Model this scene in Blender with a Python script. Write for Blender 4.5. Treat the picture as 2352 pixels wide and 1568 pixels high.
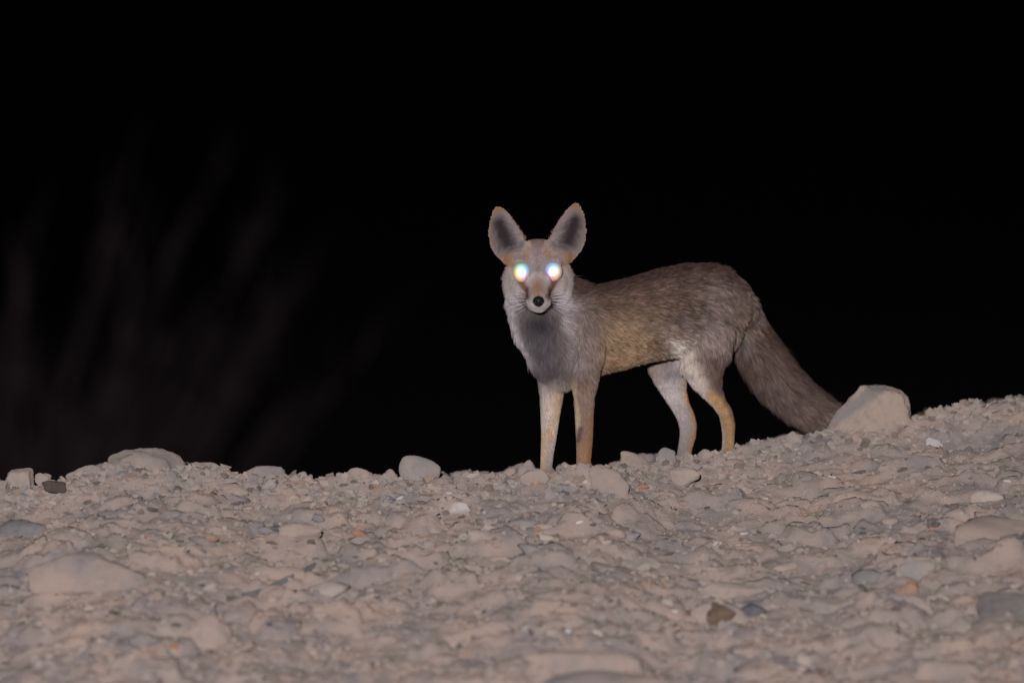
import bpy, bmesh, math, random
import numpy as np
from mathutils import Vector, kdtree

random.seed(7)
rng = np.random.default_rng(11)
scene = bpy.context.scene
col = scene.collection
for o in list(bpy.data.objects):
    bpy.data.objects.remove(o, do_unlink=True)

# ------------------------------------------------------------------ camera
CAM = Vector((0.0, -20.0, 1.30))
AIM = Vector((0.0, 0.0, 0.248))
W_PX, H_PX, PX_M = 2352.0, 1568.0, 1162.0      # layout pixels, pixels per metre at the fox
cam_d = bpy.data.cameras.new('camera')
cam = bpy.data.objects.new('camera', cam_d)
col.objects.link(cam)
cam.location = CAM
cam.rotation_euler = (AIM - CAM).to_track_quat('-Z', 'Y').to_euler()
DIST = (AIM - CAM).length
cam_d.sensor_width = 36.0
cam_d.lens = 36.0 * DIST / (W_PX / PX_M)
cam_d.clip_start = 0.5
cam_d.clip_end = 2000.0
cam_d.dof.use_dof = True
cam_d.dof.focus_distance = DIST + 0.02
cam_d.dof.aperture_fstop = 1.95
scene.camera = cam

# ------------------------------------------------------------------ night sky
world = bpy.data.worlds.new('World')
scene.world = world
world.use_nodes = True
wn = world.node_tree.nodes
wl = world.node_tree.links
sky = wn.new('ShaderNodeTexSky')
sky.sky_type = 'NISHITA'
sky.sun_disc = False
sky.sun_elevation = math.radians(-5.0)
sky.sun_rotation = math.radians(180.0)
bg = wn['Background']
bg.inputs['Strength'].default_value = 0.05
wl.new(sky.outputs['Color'], bg.inputs['Color'])

# ------------------------------------------------------------------ the one lamp: hand searchlight beside the camera
lamp_d = bpy.data.lights.new('searchlight', 'SPOT')
lamp = bpy.data.objects.new('searchlight', lamp_d)
col.objects.link(lamp)
lamp.location = (-0.75, -20.2, 2.35)
lamp.rotation_euler = (Vector((-0.35, 0.0, 0.05)) - lamp.location).to_track_quat('-Z', 'Y').to_euler()
lamp_d.energy = 15000.0
lamp_d.color = (1.0, 0.955, 0.945)
lamp_d.spot_size = math.radians(13.0)
lamp_d.spot_blend = 0.75
lamp_d.shadow_soft_size = 0.09

scene.view_settings.view_transform = 'Standard'
scene.view_settings.look = 'None'
scene.view_settings.gamma = 1.0
scene.view_settings.exposure = 0.0
scene.view_settings.use_curve_mapping = False
scene.cycles.max_bounces = 4

# ------------------------------------------------------------------ helpers
FWD = (AIM - CAM).normalized()
RIGHT = Vector((1, 0, 0))
UP = RIGHT.cross(FWD).normalized()
if UP.z < 0:
    UP = -UP

def ray(px, py):
    k = 1.0 / (PX_M * DIST)
    d = FWD + RIGHT * ((px - W_PX / 2) * k) + UP * ((H_PX / 2 - py) * k)
    return d

def at(px, py, Y):
    d = ray(px, py)
    t = (Y - CAM.y) / d.y
    return CAM + d * t

def project(P):
    """world points (n,3) -> layout pixel coordinates"""
    Q = P - np.array(CAM)
    f = Q @ np.array(FWD)
    s = PX_M * DIST / f
    return W_PX / 2 + (Q @ np.array(RIGHT)) * s, H_PX / 2 - (Q @ np.array(UP)) * s

def lin(c):
    c = np.asarray(c, float) / 255.0
    return np.where(c <= 0.04045, c / 12.92, ((c + 0.055) / 1.055) ** 2.4)

def hash3(ix, iy, iz, seed):
    n = (ix.astype(np.int64) * 374761393 + iy.astype(np.int64) * 668265263 + iz.astype(np.int64) * 2147483647 + seed * 974634777) & 0xFFFFFFFF
    n = ((n ^ (n >> 13)) * 1274126177) & 0xFFFFFFFF
    n = ((n ^ (n >> 15)) * 2246822519) & 0xFFFFFFFF
    return ((n ^ (n >> 16)) & 0xFFFFFF) / float(0xFFFFFF)

def noise3(x, y, z, seed=0):
    x, y, z = np.broadcast_arrays(np.asarray(x, float), np.asarray(y, float), np.asarray(z, float))
    ix, iy, iz = np.floor(x), np.floor(y), np.floor(z)
    fx, fy, fz = x - ix, y - iy, z - iz
    fx, fy, fz = [f * f * (3 - 2 * f) for f in (fx, fy, fz)]
    r = 0.0
    for a in (0, 1):
        for b in (0, 1):
            for c in (0, 1):
                w = (fx if a else 1 - fx) * (fy if b else 1 - fy) * (fz if c else 1 - fz)
                r = r + w * hash3(ix + a, iy + b, iz + c, seed)
    return r * 2 - 1

def fbm(x, y, z, seed=0, octs=4):
    r, a, s = 0.0, 0.5, 1.0
    for k in range(octs):
        r = r + a * noise3(x * s, y * s, z * s, seed + 17 * k)
        a *= 0.5
        s *= 2.03
    return r

def link(o, parent=None, label=None, cat=None, group=None, kind=None):
    col.objects.link(o)
    if parent is not None:
        o.parent = parent
    if label:
        o['label'] = label
    if cat:
        o['category'] = cat
    if group:
        o['group'] = group
    if kind:
        o['kind'] = kind
    return o

def mesh_np(name, V, F, smooth=True):
    """F: (n,3) or (n,4) integer array"""
    F = np.asarray(F, dtype=np.int32)
    V = np.asarray(V, dtype=np.float32)
    me = bpy.data.meshes.new(name)
    k = F.shape[1]
    me.vertices.add(len(V))
    me.vertices.foreach_set('co', V.ravel())
    me.loops.add(F.size)
    me.loops.foreach_set('vertex_index', F.ravel())
    me.polygons.add(len(F))
    me.polygons.foreach_set('loop_start', np.arange(0, F.size, k, dtype=np.int32))
    me.polygons.foreach_set('use_smooth', np.full(len(F), smooth, dtype=bool))
    me.update(calc_edges=True)
    me.validate()
    return me

def set_col(me, C, name='tint'):
    a = me.attributes.new(name, 'FLOAT_COLOR', 'POINT')
    C4 = np.ones((len(C), 4), np.float32)
    C4[:, :3] = C
    a.data.foreach_set('color', C4.ravel())

# ------------------------------------------------------------------ materials
def new_mat(name, rough=0.9, spec=0.15):
    m = bpy.data.materials.new(name)
    m.use_nodes = True
    n, l = m.node_tree.nodes, m.node_tree.links
    b = n['Principled BSDF']
    b.inputs['Roughness'].default_value = rough
    b.inputs['Specular IOR Level'].default_value = spec
    b.inputs['Diffuse Roughness'].default_value = 0.5
    return m, n, l, b

def N(n, t, **kw):
    x = n.new(t)
    for k, v in kw.items():
        setattr(x, k, v)
    return x

def ramp(n, stops, interp='LINEAR'):
    r = n.new('ShaderNodeValToRGB')
    r.color_ramp.interpolation = interp
    e = r.color_ramp.elements
    while len(e) < len(stops):
        e.new(0.5)
    for i, (p, c) in enumerate(stops):
        e[i].position = p
        e[i].color = (*c, 1)
    return r

def noise_tex(n, l, scale, detail=5, rough=0.6, coord=None, dim='3D'):
    t = n.new('ShaderNodeTexNoise')
    t.inputs['Scale'].default_value = scale
    t.inputs['Detail'].default_value = detail
    t.inputs['Roughness'].default_value = rough
    if coord is not None:
        l.new(coord, t.inputs['Vector'])
    return t

def mixc(n, l, a, b, f, mode='MIX'):
    m = n.new('ShaderNodeMix')
    m.data_type = 'RGBA'
    m.blend_type = mode
    for sock, v in ((m.inputs['A'], a), (m.inputs['B'], b), (m.inputs['Factor'], f)):
        if hasattr(v, 'links') or isinstance(v, bpy.types.NodeSocket):
            l.new(v, sock)
        elif isinstance(v, (tuple, list)):
            sock.default_value = (*v, 1)
        else:
            sock.default_value = v
    return m.outputs['Result']

def bump(n, l, b, h, strength, dist):
    x = n.new('ShaderNodeBump')
    x.inputs['Strength'].default_value = strength
    x.inputs['Distance'].default_value = dist
    l.new(h, x.inputs['Height'])
    l.new(x.outputs['Normal'], b.inputs['Normal'])

# dusty limestone soil
def soil_colour(n, l, g):
    n1 = noise_tex(n, l, 8.0, 5, 0.62, g)
    r1 = ramp(n, [(0.30, (0.225, 0.205, 0.218)), (0.42, (0.320, 0.272, 0.262)), (0.56, (0.405, 0.322, 0.288)), (0.72, (0.455, 0.342, 0.292))])
    l.new(n1.outputs['Fac'], r1.inputs['Fac'])
    n2 = noise_tex(n, l, 28, 5, 0.65, g)
    r2 = ramp(n, [(0.28, (0.66, 0.67, 0.72)), (0.42, (1, 1, 1)), (0.75, (1.08, 1.06, 1.04))])
    l.new(n2.outputs['Fac'], r2.inputs['Fac'])
    return mixc(n, l, r1.outputs['Color'], r2.outputs['Color'], 1.0, 'MULTIPLY')

def dusted(n, l, c, g, amount):
    """stone colour under patchy dust of the local soil"""
    t = noise_tex(n, l, 22, 4, 0.6, g)
    r = ramp(n, [(0.34, (amount * .55,) * 3), (0.62, (min(1, amount * 1.25),) * 3)])
    l.new(t.outputs['Fac'], r.inputs['Fac'])
    return mixc(n, l, c, soil_colour(n, l, g), r.outputs['Color'])

def ground_mat():
    m, n, l, b = new_mat('dusty_soil', 0.95, 0.08)
    g = n.new('ShaderNodeNewGeometry').outputs['Position']
    c = soil_colour(n, l, g)
    l.new(c, b.inputs['Base Color'])
    n3 = noise_tex(n, l, 130, 6, 0.7, g)
    bump(n, l, b, n3.outputs['Fac'], 0.8, 0.006)
    return m

STONE_STOPS = [(0.0, (0.29, 0.245, 0.22)), (0.22, (0.34, 0.28, 0.245)), (0.40, (0.26, 0.245, 0.24)),
               (0.55, (0.38, 0.325, 0.29)), (0.66, (0.20, 0.195, 0.21)), (0.75, (0.34, 0.225, 0.16)),
               (0.82, (0.060, 0.054, 0.058)), (0.94, (0.085, 0.066, 0.056)), (1.0, (0.50, 0.46, 0.44))]

def stone_mat():
    m, n, l, b = new_mat('scattered_stone', 0.92, 0.12)
    oi = n.new('ShaderNodeObjectInfo')
    g = n.new('ShaderNodeNewGeometry').outputs['Position']
    n2 = noise_tex(n, l, 45, 5, 0.65, g)
    r2 = ramp(n, [(0.3, (0.72, 0.72, 0.74)), (0.5, (1, 1, 1)), (0.8, (1.12, 1.08, 1.05))])
    l.new(n2.outputs['Fac'], r2.inputs['Fac'])
    l.new(dusted(n, l, mixc(n, l, oi.outputs['Color'], r2.outputs['Color'], 1.0, 'MULTIPLY'), g, 0.30), b.inputs['Base Color'])
    n3 = noise_tex(n, l, 160, 5, 0.7, g)
    bump(n, l, b, n3.outputs['Fac'], 0.6, 0.004)
    return m

def gravel_mat():
    m, n, l, b = new_mat('gravel', 0.94, 0.1)
    a = N(n, 'ShaderNodeAttribute', attribute_name='tint')
    g = n.new('ShaderNodeNewGeometry').outputs['Position']
    n2 = noise_tex(n, l, 90, 4, 0.6, g)
    r2 = ramp(n, [(0.3, (0.8, 0.8, 0.8)), (0.7, (1.1, 1.1, 1.1))])
    l.new(n2.outputs['Fac'], r2.inputs['Fac'])
    l.new(dusted(n, l, mixc(n, l, a.outputs['Color'], r2.outputs['Color'], 1.0, 'MULTIPLY'), g, 0.42), b.inputs['Base Color'])
    return m

def rock_mat(name, c1, c2, scale=18.0, dust=0.35):
    """mottled rock: c1 main colour, c2 vein or patch colour (linear)"""
    m, n, l, b = new_mat(name, 0.92, 0.12)
    g = n.new('ShaderNodeTexCoord').outputs['Object']
    n1 = noise_tex(n, l, scale, 6, 0.62, g)
    r1 = ramp(n, [(0.38, c1), (0.60, c2)])
    l.new(n1.outputs['Fac'], r1.inputs['Fac'])
    n2 = noise_tex(n, l, 70, 5, 0.65, g)
    r2 = ramp(n, [(0.3, (0.78, 0.78, 0.8)), (0.5, (1, 1, 1)), (0.8, (1.1, 1.08, 1.06))])
    l.new(n2.outputs['Fac'], r2.inputs['Fac'])
    gw = n.new('ShaderNodeNewGeometry').outputs['Position']
    l.new(dusted(n, l, mixc(n, l, r1.outputs['Color'], r2.outputs['Color'], 1.0, 'MULTIPLY'), gw, dust), b.inputs['Base Color'])
    n3 = noise_tex(n, l, 150, 6, 0.7, g)
    bump(n, l, b, n3.outputs['Fac'], 0.7, 0.004)
    return m

def banded_mat(name):
    """pale limestone with slanting grey bands across it"""
    m, n, l, b = new_mat(name, 0.92, 0.12)
    g = n.new('ShaderNodeTexCoord').outputs['Object']
    sep = n.new('ShaderNodeSeparateXYZ'); l.new(g, sep.inputs[0])
    t = noise_tex(n, l, 26, 6, 0.65, g)
    mx = n.new('ShaderNodeMath'); mx.operation = 'MULTIPLY_ADD'; mx.inputs[1].default_value = -0.75
    l.new(sep.outputs['X'], mx.inputs[0]); l.new(sep.outputs['Z'], mx.inputs[2])
    ad = n.new('ShaderNodeMath'); ad.operation = 'MULTIPLY_ADD'; ad.inputs[1].default_value = 0.035
    l.new(t.outputs['Fac'], ad.inputs[0]); l.new(mx.outputs[0], ad.inputs[2])
    mr = n.new('ShaderNodeMapRange'); mr.inputs['From Min'].default_value = -0.06; mr.inputs['From Max'].default_value = 0.14
    l.new(ad.outputs[0], mr.inputs['Value'])
    r = ramp(n, [(0.0, (.40, .32, .275)), (.50, (.41, .325, .28)), (.56, (.27, .24, .235)), (.66, (.28, .25, .24)), (.71, (.39, .325, .285)), (.84, (.42, .355, .31)), (.89, (.29, .26, .25)), (1.0, (.36, .30, .265))])
    l.new(mr.outputs['Result'], r.inputs['Fac'])
    n2 = noise_tex(n, l, 60, 5, 0.65, g)
    r2 = ramp(n, [(0.3, (0.8, 0.8, 0.82)), (0.5, (1, 1, 1)), (0.8, (1.1, 1.08, 1.06))])
    l.new(n2.outputs['Fac'], r2.inputs['Fac'])
    l.new(mixc(n, l, r.outputs['Color'], r2.outputs['Color'], 1.0, 'MULTIPLY'), b.inputs['Base Color'])
    n3 = noise_tex(n, l, 90, 6, 0.7, g)
    bump(n, l, b, n3.outputs['Fac'], 0.8, 0.006)
    return m

def fur_mat(name='fur', rough=0.75):
    m, n, l, b = new_mat(name, rough, 0.12)
    a = N(n, 'ShaderNodeAttribute', attribute_name='tint')
    l.new(a.outputs['Color'], b.inputs['Base Color'])
    b.inputs['Sheen Weight'].default_value = 0.05
    return m

# ------------------------------------------------------------------ ground shape
CREST = [(-900, 1190, -.06), (-300, 1150, -.06), (0, 1120, -.06), (100, 1112, -.06), (150, 1094, -.06), (250, 1076, -.06), (330, 1066, -.06), (430, 1076, -.06),
         (520, 1086, -.06), (600, 1092, -.06), (720, 1099, -.06), (800, 1101, -.06), (900, 1099, -.06), (1010, 1093, -.06), (1100, 1089, -.06),
         (1180, 1085, -.07), (1250, 1081, -.08), (1340, 1077, -.09), (1420, 1066, -.02), (1480, 1058, .06), (1530, 1052, .11), (1600, 1047, .14), (1700, 1030, .17),
         (1760, 1012, .20), (1820, 1000, .23), (1880, 992, .25), (1940, 974, .27), (2000, 962, .28), (2100, 945, .30), (2200, 939, .30),
         (2280, 926, .30), (2352, 913, .30), (2600, 880, .30), (3200, 850, .30)]
_cp = [at(*c) for c in CREST]
CX = np.array([p.x for p in _cp]); CZ = np.array([p.z for p in _cp]); CY = np.array([c[2] for c in CREST])

def crest_y(x):
    return np.interp(x, CX, CY)

def ground_h(x, y):
    x = np.asarray(x, float); y = np.asarray(y, float)
    # soften the crest table a little
    zc = sum(np.interp(x + d, CX, CZ) for d in (-.03, 0, .03)) / 3
    yc = sum(np.interp(x + d, CX, CY) for d in (-.04, 0, .04)) / 3
    t = y - yc
    front = 0.25 * t + 0.020 * np.exp(-(t / 0.10) ** 2) - 0.020
    front = np.where(t > -2.4, front, -0.62 + 0.03 * (t + 2.4))
    front = np.maximum(front, -0.72)
    tb = np.maximum(t, 0)
    back = -0.026 * (1 - np.exp(-(tb / 0.06) ** 2)) - 0.04 * np.minimum(tb, 0.5) - 0.15 * np.clip(tb - 0.5, 0, 11.0)
    back = back - 0.14 * np.clip(tb - 18, 0, 60) + 0.05 * np.clip(tb - 300, 0, 500)
    # fade the crest table out away from the view
    z = zc + np.where(t < 0, front, back)
    near = np.exp(-(np.maximum(np.abs(t) - 1.0, 0) / 6.0) ** 2)
    zf = np.clip(zc, -0.2, 0.25)
    z = z - zc + zc * near + zf * (1 - near)
    amp = np.clip(1.0 - (np.maximum(t, 0) / 0.5) * 0.6, 0.4, 1)
    q = np.clip(np.abs(t) / 0.2, 0.35, 1)
    z = z + amp * 0.020 * fbm(x * 3.3, y * 2.1, 0.3, 3, 3) * np.clip(np.abs(t) / 0.25, 0.15, 1)
    z = z + 0.020 * fbm(x * 9, y * 10, 0.7, 5, 2) * q
    wx = x + 0.02 * noise3(x * 18, y * 18, 0.2, 61); wy = y + 0.02 * noise3(x * 18, y * 18, 0.2, 62)
    z = z + 0.023 * chunks(wx, wy, 0.105, 71, 0.40) * (0.35 + 0.65 * q)
    z = z + 0.011 * chunks(wx, wy, 0.052, 72, 0.45) * (0.5 + 0.5 * q)
    z = z - 0.008
    # clods: rounded lumps with creased hollows between them
    z = z + 0.008 * (0.42 - np.abs(noise3(x * 17, y * 15, 0.4, 21))) * q
    z = z + 0.006 * (0.4 - np.abs(noise3(x * 36 + 3, y * 33, 0.9, 22))) * (0.55 + 0.45 * q)
    z = z + 0.0035 * fbm(x * 70, y * 64, 0.1, 9, 2)
    return z

def chunks(x, y, cell, seed, share):
    """broken plates bedded in the bank: jittered cells, some of them raised and tilted"""
    gx_, gy_ = x / cell, y / (cell * 0.85)
    ix, iy = np.floor(gx_), np.floor(gy_)
    f1 = np.full(gx_.shape, 9.0); f2 = np.full(gx_.shape, 9.0)
    hh = np.zeros(gx_.shape)
    for dx in (-1, 0, 1):
        for dy in (-1, 0, 1):
            cx_, cy_ = ix + dx, iy + dy
            jx = cx_ + hash3(cx_, cy_, 0 * cx_, seed); jy = cy_ + hash3(cx_, cy_, 0 * cx_ + 1, seed)
            ex, ey = gx_ - jx, gy_ - jy
            d = np.hypot(ex, ey)
            on = hash3(cx_, cy_, 0 * cx_ + 2, seed) < share
            h = np.where(on, 0.35 + 0.65 * hash3(cx_, cy_, 0 * cx_ + 3, seed) + 0.9 * ex * (hash3(cx_, cy_, 0 * cx_ + 4, seed) - .5) + 0.9 * ey * (hash3(cx_, cy_, 0 * cx_ + 5, seed) - .5), 0.0)
            near = d < f1
            f2 = np.where(near, f1, np.minimum(f2, d))
            hh = np.where(near, h, hh)
            f1 = np.where(near, d, f1)
    e = np.clip((f2 - f1) / 0.22, 0, 1)
    return hh * e * e * (3 - 2 * e)

def gz(x, y):
    return float(ground_h(np.array([x]), np.array([y]))[0])

def ground_hit(px, py):
    """where the sight line through a layout pixel meets the ground in front of the crest"""
    d = np.array(ray(px, py)); c = np.array(CAM)
    Y = np.linspace(-2.2, 0.6, 1500)
    t = (Y - c[1]) / d[1]
    X = c[0] + d[0] * t; Z = c[2] + d[2] * t
    h = ground_h(X, Y)
    i = np.argmax(Z < h)
    if not (Z < h).any():
        i = np.argmax((h - Z))
    return float(X[i]), float(Y[i]), float(h[i])

def axis(lo, hi, step, far_lo, far_hi, g=1.22):
    a = list(np.arange(lo, hi, step))
    s = step; v = hi
    up = []
    while v < far_hi:
        up.append(v); s *= g; v += s
    up.append(far_hi)
    s = step; v = lo; dn = []
    while v > far_lo:
        s *= g; v -= s; dn.append(max(v, far_lo))
    return np.array(dn[::-1] + a + up)

gx = axis(-1.2, 1.22, 0.0066, -600, 600)
gy = axis(-1.75, 0.65, 0.0066, -60, 900)
GX, GY = np.meshgrid(gx, gy)
GZ = ground_h(GX, GY)
nx, ny = len(gx), len(gy)
idx = np.arange(nx * ny).reshape(ny, nx)
F = np.stack([idx[:-1, :-1], idx[:-1, 1:], idx[1:, 1:], idx[1:, :-1]], -1).reshape(-1, 4)
ground_me = mesh_np('ground', np.stack([GX, GY, GZ], -1).reshape(-1, 3), F)
ground_me.materials.append(ground_mat())
ground = link(bpy.data.objects.new('ground', ground_me), kind='structure', label='pale stony desert bank under the fox')

# ------------------------------------------------------------------ stones
def hull_points(seed, n=13, flat=0.65):
    r = np.random.default_rng(seed)
    p = r.normal(size=(n, 3))
    p /= np.linalg.norm(p, axis=1)[:, None]
    p *= r.uniform(0.82, 1.08, (n, 1))
    p *= np.array([1.0, r.uniform(0.65, 0.95), flat * r.uniform(0.75, 1.15)])
    bm = bmesh.new()
    for q in p:
        bm.verts.new(q)
    bmesh.ops.convex_hull(bm, input=bm.verts)
    for v in [v for v in bm.verts if not v.link_faces]:
        bm.verts.remove(v)
    bmesh.ops.triangulate(bm, faces=bm.faces)
    bm.verts.index_update()
    V = np.array([v.co[:] for v in bm.verts]); F = np.array([[v.index for v in f.verts] for f in bm.faces])
    bm.free()
    return V, F

ico = bmesh.new()
bmesh.ops.create_icosphere(ico, subdivisions=4, radius=1)
ICO_V = np.array([v.co[:] for v in ico.verts]); ICO_F = np.array([[v.index for v in f.verts] for f in ico.faces])
ico.free()
ico = bmesh.new()
bmesh.ops.create_icosphere(ico, subdivisions=2, radius=1)
ICO2_V = np.array([v.co[:] for v in ico.verts]); ICO2_F = np.array([[v.index for v in f.verts] for f in ico.faces])
ico.free()

def rock_shape(seed, planes=None, nplanes=11, sharp=14.0, rough=0.06, base=(ICO_V, ICO_F)):
    """unit rock: soft intersection of half spaces, plus weathering"""
    r = np.random.default_rng(seed)
    D, F = base
    if planes is None:
        nrm = r.normal(size=(nplanes + 4, 3)); nrm /= np.linalg.norm(nrm, axis=1)[:, None]
        h = r.uniform(0.62, 1.0, nplanes + 4)
        pl = [(nrm[i], h[i]) for i in range(len(h))]
        pl += [(np.array(v, float) / np.linalg.norm(v), 1.05) for v in ((1, .3, .2), (-1, .2, -.3), (.2, 1, 0), (-.2, -1, .2), (.3, .1, 1), (0, 0, -1))]
    else:
        pl = [(np.array(v, float) / np.linalg.norm(v), h) for v, h in planes]
    inv = np.zeros(len(D))
    for nn, h in pl:
        c = np.maximum(D @ nn, 0) / h
        inv += c ** sharp
    rad = 1.0 / np.maximum(inv, 1e-9) ** (1.0 / sharp)
    V = D * rad[:, None]
    k = 1 + rough * 2.4 * fbm(V[:, 0] * 1.7, V[:, 1] * 1.7, V[:, 2] * 1.7, seed, 2) + rough * 0.9 * fbm(V[:, 0] * 6, V[:, 1] * 6, V[:, 2] * 6, seed + 5, 3)
    return V * k[:, None], F

def place_rock(name, seed, box, c1, c2, label, cat='stone', Y=None, planes=None, rot=0.0, depth=0.8, sink=0.5, sharp=14, nplanes=11, rough=0.09, scale=18, group=None, kind=None, dust=0.55, bed=0.15):
    """box = (x0, y_top, x1, y_bottom) as seen; Y = distance of its middle, or None to stand on the slope"""
    x0, yt, x1, yb = box
    xc = (x0 + x1) / 2
    on_slope = Y is None
    if Y is None:
        hx, Y, hz = ground_hit(xc, yb - 0.25 * (yb - yt))
    bot = at(xc, yb, Y); top = at(xc, yt, Y)
    a = (x1 - x0) / 2 / PX_M
    H = (yb - yt) / PX_M
    b = a * depth
    c = max(0.22 * a, (H - 2 * b * (0.30 if Y < -0.2 else 0.1)) / 2)
    V, F = rock_shape(seed, planes, nplanes, sharp, rough)
    # fit to its own extents
    lo, hi = V.min(0), V.max(0)
    V = (V - (lo + hi) / 2) / ((hi - lo) / 2)
    if rot:
        ca, sa = math.cos(rot), math.sin(rot)
        V = V @ np.array([[ca, sa, 0], [-sa, ca, 0], [0, 0, 1.0]])
        lo, hi = V.min(0), V.max(0)
        V = (V - (lo + hi) / 2) / ((hi - lo) / 2)
    c2_ = c * (1 + sink)
    V = V * np.array([a, b, c2_])
    if on_slope:
        ca, sa = math.cos(0.24), math.sin(0.24)
        V = V @ np.array([[1, 0, 0], [0, ca, sa], [0, -sa, ca]])
        c2_ = V[:, 2].max()
    me = mesh_np(name, V, F)
    me.materials.append(rock_mat('rock_' + str(seed), c1, c2, scale, dust))
    o = bpy.data.objects.new(name, me)
    o.location = (top.x, Y, top.z - c2_)
    if on_slope:
        o.location.z = gz(top.x, Y) - bed * c2_
    link(o, label=label, cat=cat, group=group)
    return o

BEIGE = (0.35, 0.285, 0.25); PINK = (0.40, 0.315, 0.275); PALE = (0.42, 0.36, 0.325); GREY = (0.265, 0.248, 0.255)
SLATE = (0.17, 0.17, 0.185); DARK = (0.055, 0.052, 0.06); RUST = (0.40, 0.20, 0.12); WHITE = (0.62, 0.59, 0.60); BROWN = (0.085, 0.058, 0.042)

# the flat-faced boulder that the tail tip lies behind
tail_boulder = place_rock('boulder', 3, (1896, 884, 2106, 985), (0.320, 0.262, 0.228), (0.33, 0.30, 0.295),
           'largest pale boulder with a flat face, at the tip of the fox tail', 'boulder', Y=0.27, depth=0.55, sink=0.55, sharp=34, rough=0.11, scale=13, dust=0.15,
           planes=[((0.30, -1, 0.22), 0.62), ((-0.75, -0.75, 0.42), 0.60), ((-0.80, -0.1, 0.60), 0.74), ((0.10, -0.2, 1), 0.70), ((1, -0.25, 0.22), 0.80), ((0.75, -0.1, 0.75), 0.86),
                   ((0, 1, 0.2), 0.7), ((-1, 0.2, 0), 1.25), ((1, 0.4, 0), 0.85), ((0, 0, -1), 0.8), ((-0.6, 0.6, 0.3), 0.8)])
tail_boulder.data.materials[0] = banded_mat('banded_limestone')
place_rock('stone', 11, (916, 1045, 1012, 1103), (0.313, 0.292, 0.292), (0.354, 0.326, 0.313), 'rounded grey stone on the crest, left of the fox front legs', Y=-0.03, sharp=4, rough=0.05, nplanes=16)
place_rock('stone', 12, (797, 1072, 872, 1112), (0.299, 0.272, 0.258), PINK, 'low domed grey stone with a pale base on the crest', Y=-0.05, sharp=9)
place_rock('stone', 13, (868, 1076, 916, 1112), PINK, BEIGE, 'small pink pointed stone touching the rounded grey stone', Y=-0.06, nplanes=8)
place_rock('boulder', 14, (238, 1029, 432, 1105), (0.313, 0.265, 0.238), (0.279, 0.245, 0.224), 'broad peaked rock, highest of the crest on the left', 'boulder', Y=0.0, sharp=16, rough=0.15, dust=0.7,
           planes=[((-0.45, -0.3, 1), 0.66), ((0.42, -0.3, 1), 0.66), ((0, -1, 0.35), 0.7), ((-1, -0.3, 0.2), 0.95), ((1, -0.3, 0.3), 0.95), ((0, 1, 0.3), 0.7), ((0, 0, -1), 0.7), ((0.1, -0.5, 0.9), 0.64)])
place_rock('stone', 15, (12, 1075, 78, 1122), PINK, PALE, 'pale blocky stone at the far left end of the crest', Y=-0.03, sharp=20, depth=0.9,
           planes=[((-0.1, -0.1, 1), 0.8), ((1, -0.2, 0.06), 0.85), ((-0.8, -0.1, 0.6), 0.95), ((-1, 0, 0), 1), ((0, -1, 0.1), 0.8), ((0, 1, 0), 0.8), ((0, 0, -1), 0.8)])
place_rock('stone', 16, (96, 1102, 152, 1126), BROWN, (0.082, 0.061, 0.054), 'small dark brown stone right of the pale block on the far left', Y=-0.14, dust=0.1)
place_rock('stone', 17, (150, 1066, 242, 1105), BEIGE, (0.272, 0.245, 0.238), 'low lumpy stone between the far left block and the peaked rock', Y=-0.04, rough=0.1)
place_rock('stone', 18, (80, 1085, 118, 1112), PINK, BEIGE, 'small pointed stone beside the pale block on the far left', Y=-0.02, nplanes=7)
place_rock('stone', 19, (438, 1060, 508, 1098), PALE, BEIGE, 'pale angular stone right of the peaked rock', Y=-0.02, sharp=20, nplanes=8)
place_rock('stone', 20, (545, 1068, 662, 1112), (0.299, 0.272, 0.262), (0.224, 0.214, 0.221), 'wide grey stone with a dark left side on the crest', Y=-0.03, sharp=16, scale=14)
place_rock('stone', 21, (662, 1082, 712, 1110), PINK, PALE, 'small pink stone right of the wide grey stone', Y=-0.04)
place_rock('stone', 22, (1186, 1055, 1246, 1106), (0.245, 0.228, 0.235), (0.286, 0.262, 0.255), 'grey stone just left of the fox right front paw', Y=-0.07, sharp=18, nplanes=8)
place_rock('stone', 23, (1194, 1076, 1262, 1112), PALE, PINK, 'pale sloping stone leaning before the fox right front paw', Y=-0.12, sharp=18, nplanes=7)
place_rock('stone', 24, (1272, 1061, 1322, 1104), PINK, PALE, 'pink stone between the two front paws of the fox', Y=-0.085, sharp=10)
place_rock('stone', 25, (1316, 1062, 1364, 1098), (0.374, 0.347, 0.340), (0.326, 0.299, 0.292), 'pale grey stone covering the fox left front paw', Y=-0.115, sharp=10)
place_rock('stone', 26, (1352, 1066, 1446, 1130), (0.292, 0.262, 0.241), BEIGE, 'broad tan stone right of the fox left front paw', Y=-0.13, sharp=9)
place_rock('stone', 27, (1419, 1034, 1508, 1080), BEIGE, (0.313, 0.258, 0.224), 'beige block on the crest under the fox belly', Y=0.03, sharp=18, nplanes=9)
place_rock('stone', 28, (1508, 1027, 1556, 1064), (0.286, 0.272, 0.262), GREY, 'small grey stone left of the hind paws', Y=0.10, sharp=10)
place_rock('stone', 29, (1602, 1031, 1646, 1062), PALE, BEIGE, 'small pale stone between the two hind paws', Y=0.15, sharp=9)
place_rock('stone', 30, (1536, 1072, 1608, 1110), PINK, PALE, 'smooth pale stone on the slope below the hind paws', Y=-0.02, sharp=8)
place_rock('stone', 31, (1803, 989, 1848, 1014), PINK, PALE, 'small pink stone below the fox tail tip', Y=0.20, sharp=10)
place_rock('stone', 32, (2126, 1002, 2166, 1026), WHITE, (0.476, 0.462, 0.462), 'bright white quartz stone right of the boulder', dust=0.1)
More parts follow.
